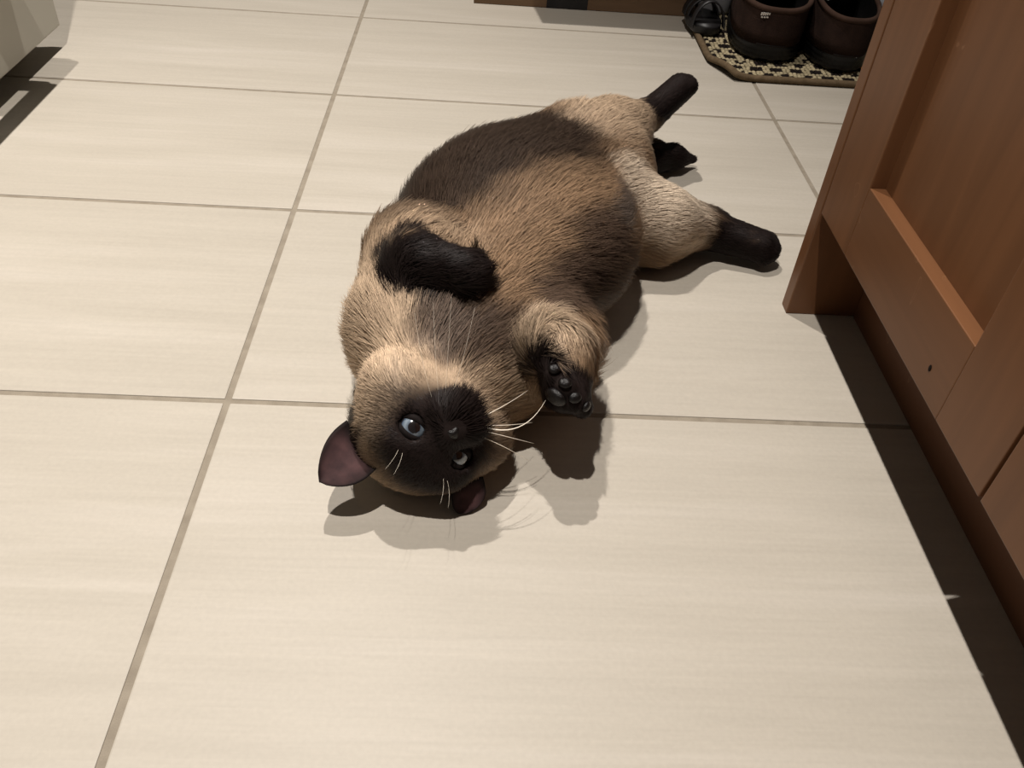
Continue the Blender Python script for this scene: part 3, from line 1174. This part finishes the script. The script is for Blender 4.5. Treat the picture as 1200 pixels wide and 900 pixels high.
def boot(loc, rz, label, badge):
    """heel towards -y; length 0.27, width 0.115"""
    b = empty('slipper_boot', loc)
    b.rotation_euler = (0, 0, rz)
    tag(b, label, 'boot', 'brown slipper boots on the doormat')
    # ribbed sole
    rings = []
    for k, z in enumerate(np.linspace(0, 0.026, 9)):
        g = 0.0014 if k % 2 else 0.0
        rings.append(superring(0, 0, 0.0545 - 2 * g + (0.001 if 0 < k < 8 else -0.003), 0.150, 0.096 - 2 * g + (0 if k else -0.005), z))
    V, F = loft(rings)
    mesh_obj('sole', V, F, M_RUBBER, b)
    outer = [superring(0, 0, 0.0545, 0.148, 0.095, 0.024),
             superring(0, 0, 0.0555, 0.142, 0.0955, 0.040),
             superring(0, -0.004, 0.0550, 0.128, 0.091, 0.056, tilt=0.05),
             superring(0, -0.010, 0.0545, 0.105, 0.084, 0.070, tilt=0.10),
             superring(0, -0.016, 0.0545, 0.082, 0.078, 0.086, tilt=0.14)]
    V, F = loft(outer, True, False)
    mesh_obj('upper', V, F, M_SUEDE, b)
    top = superring(0, -0.016, 0.0530, 0.080, 0.0765, 0.087, tilt=0.14)
    V, F = tube(top + [top[0]], 0.0042, 8, False)
    mesh_obj('collar', V, F, M_CUFF, b)
    inner = [superring(0, -0.016, 0.0500, 0.076, 0.073, 0.086, tilt=0.14),
             superring(0, -0.012, 0.0490, 0.080, 0.074, 0.060, tilt=0.1),
             superring(0, -0.008, 0.0480, 0.090, 0.076, 0.032)]
    V, F = loft(inner, False, True)
    mesh_obj('lining', V, F, M_LINER, b)
    # dark padded tongue rising at the front of the opening
    tg = [superring(0, 0.045, 0.0450, 0.022, 0.022, 0.050), superring(0, 0.046, 0.0460, 0.023, 0.023, 0.090),
          superring(0, 0.050, 0.0430, 0.020, 0.020, 0.122), superring(0, 0.052, 0.0330, 0.014, 0.014, 0.134)]
    V, F = loft(tg)
    mesh_obj('tongue', V, F, M_LINER, b)
    return b


b1 = boot((0.645, 0.886, MATZ), -0.14, 'dark brown suede slipper boot with a small pale emblem near its rim', True)
b2 = boot((0.7475, 0.862, MATZ), -0.07, 'dark brown suede slipper boot between the emblem boot and the wooden cabinet', False)
b2.scale = (0.84, 1.0, 1.0)
# pale emblem at the rim: two short rows of strokes on a raised patch
em = link('emblem', None, b1)
em.empty_display_size = 0.01
for k, (dx, dz, w_, h_) in enumerate(((-0.0055, 0.0016, .0022, .0042), (-0.0026, 0.0018, .0022, .0046), (0.0004, 0.0016, .0022, .0042), (0.0034, 0.0020, .0022, .0040),
                                      (0.0062, 0.0022, .0018, .0034), (-0.0040, -0.0030, .0030, .0020), (0.0000, -0.0030, .0030, .0020), (0.0040, -0.0028, .0030, .0020))):
    bm = box_bm(-w_ / 2, w_ / 2, -0.0006, 0.0006, -h_ / 2, h_ / 2, 0.0003, 1)
    o = bm_obj('emblem_stroke', bm, M_PRINT, em, (-0.020 + dx, -0.0968 + abs(dx + 0.020) * 0.14, 0.068 + dz))
    o.rotation_euler = (0.16, 0.15, -0.12)

# ------------------------------------------------------------------ black strapped sandal
M_BLK = noise_mat('black_leather', lin(20, 19, 20), lin(36, 34, 35), (30, 30, 30), 4, 0.45, 0.35)
sd = empty('strap_sandal', (0.557, 0.944, 0.0))
sd.rotation_euler = (0, 0, 0.05)
tag(sd, 'black strap sandal lying at the corner of the doormat', 'sandal')
rings = [superring(0, 0, 0.027, 0.040, 0.052, z, 30, 2.4) for z in (0.0095, 0.012, 0.020, 0.024)]
rings[0] = superring(0, 0, 0.025, 0.038, 0.050, 0.0090, 30, 2.4)
V, F = loft(rings)
mesh_obj('sole', V, F, M_BLK, sd)
for y, h, t in ((0.024, 0.026, 0.010), (0.002, 0.030, 0.008), (-0.036, 0.038, 0.007)):
    V, F = [], []
    for k in range(15):
        w = math.pi * k / 14
        c, s = math.cos(w), math.sin(w)
        for dy, dr in ((-t, 0), (t, 0), (t, 0.0022), (-t, 0.0022)):
            V.append((c * (0.025 + dr), y + dy + s * 0.006, 0.018 + s * (h + dr)))
    for k in range(14):
        for m in range(4):
            F.append((k * 4 + m, k * 4 + (m + 1) % 4, (k + 1) * 4 + (m + 1) % 4, (k + 1) * 4 + m))
    mesh_obj('strap', V, F, M_BLK, sd)

# ------------------------------------------------------------------ pale plastic tub and crumpled bag behind the boots
M_TUB = noise_mat('pale_plastic', lin(158, 158, 162), lin(172, 172, 176), (8, 8, 8), 3, 0.4, 0.4)
tb = empty('plastic_canister', (0.593, 1.033, MATZ))
tag(tb, 'pale grey plastic canister standing behind the black sandal', 'canister')
rings = []
for z, a in ((0.0, 0.027), (0.004, 0.030), (0.05, 0.0315), (0.11, 0.032), (0.118, 0.032)):
    rings.append(superring(0, 0, a, a, a, z, 40, 3.2))
for z, a in ((0.118, 0.029), (0.05, 0.028), (0.008, 0.026)):
    rings.append(superring(0, 0, a, a, a, z, 40, 3.2))
V, F = loft(rings)
mesh_obj('canister_wall', V, F, M_TUB, tb)
rr = superring(0, 0, 0.032, 0.032, 0.032, 0.116, 40, 3.2)
V, F = tube(rr + [rr[0]], 0.0020, 8, False)
mesh_obj('rim', V, F, M_TUB, tb)

M_BAG, nt, p = new_mat('white_plastic_film')
tc = node(nt, 'ShaderNodeTexCoord')
n1 = node(nt, 'ShaderNodeTexNoise')
n1.inputs['Scale'].default_value = 26
n1.inputs['Distortion'].default_value = 1.0
nt.links.new(tc.outputs['Object'], n1.inputs['Vector'])
r = ramp(nt, n1.outputs['Fac'], [(0.35, lin(206, 208, 214)), (0.56, lin(196, 200, 212)), (0.62, lin(120, 138, 188)), (0.68, lin(204, 206, 214))])
nt.links.new(r.outputs[0], p.inputs['Base Color'])
p.inputs['Roughness'].default_value = 0.3
bm = bmesh.new()
bmesh.ops.create_icosphere(bm, subdivisions=5, radius=1.0)
r3 = np.random.default_rng(8)
dirs = r3.normal(size=(46, 3))
dirs /= np.linalg.norm(dirs, axis=1)[:, None]
for v in bm.verts:
    u = np.array(v.co[:])
    k = 1 - 0.32 * abs(np.sin(6 * (dirs @ u)) ** 3).max() * 0.6 - 0.10 * np.sort(dirs @ u)[-3]
    v.co = Vector((u[0] * 0.058 * k, u[1] * 0.070 * k, max(-0.066, u[2] * 0.080 * k)))
bg_ = bm_obj('plastic_bag', bm, M_BAG, None, (0.866, 0.965, MATZ + 0.066), False)
tag(bg_, 'crumpled white and blue plastic bag behind the slipper boots', 'bag')

# ------------------------------------------------------------------ white freestanding drawer unit
M_WHITE = noise_mat('white_enamel', lin(166, 162, 150), lin(174, 170, 158), (4, 4, 4), 3, 0.35, 0.4)
M_STEEL = noise_mat('white_handle', lin(196, 194, 188), lin(206, 204, 198), (12, 12, 12), 3, 0.3, 0.5)
M_FOOT = noise_mat('dark_foot', lin(40, 38, 38), lin(54, 52, 50), (30, 30, 30), 3, 0.7, 0.2)
un = empty('drawer_unit', (-0.66, 0.30, 0.0))
tag(un, 'glossy white drawer unit raised on short feet over the tiles', 'drawer unit')
XU, YU = -0.389, 0.712
box('body', XU - 0.50, XU - 0.018, -0.10, YU - 0.004, 0.032, 0.84, M_WHITE, un, 0.003)
zz = [0.030, 0.300, 0.570, 0.842]
for z0, z1 in zip(zz[:-1], zz[1:]):
    dr = box('drawer_front', XU - 0.0175, XU, -0.10, YU, z0, z1 - 0.004, M_WHITE, un, 0.0025, 3)
    if z0 > 0.1:
        continue
    hz = z0 + 0.118
    V, F = tube([(XU + 0.040 + 0.66, y - 0.30, hz) for y in np.linspace(0.02, 0.600, 10)], 0.0125, 14)
    h = mesh_obj('handle', V, F, M_STEEL, dr)
    bv = h.modifiers.new('round', 'BEVEL')
    bv.width = 0.004
    bv.segments = 3
    for y in (0.06, 0.556):
        bmm = box_bm(XU - 0.001 + 0.66, XU + 0.042 + 0.66, y - 0.050 - 0.30, y + 0.050 - 0.30, hz - 0.010, hz + 0.010, 0.008, 4)
        bm_obj('handle_bracket', bmm, M_STEEL, dr, smooth=True)
for x in (XU - 0.46, XU - 0.06):
    for y in (-0.06, YU - 0.05):
        V, F = loft([superring(x + 0.66, y - 0.30, r_, r_, r_, z, 20, 2.0) for z, r_ in ((0.0002, 0.018), (0.006, 0.019), (0.010, 0.013), (0.033, 0.012))])
        mesh_obj('foot', V, F, M_FOOT, un)
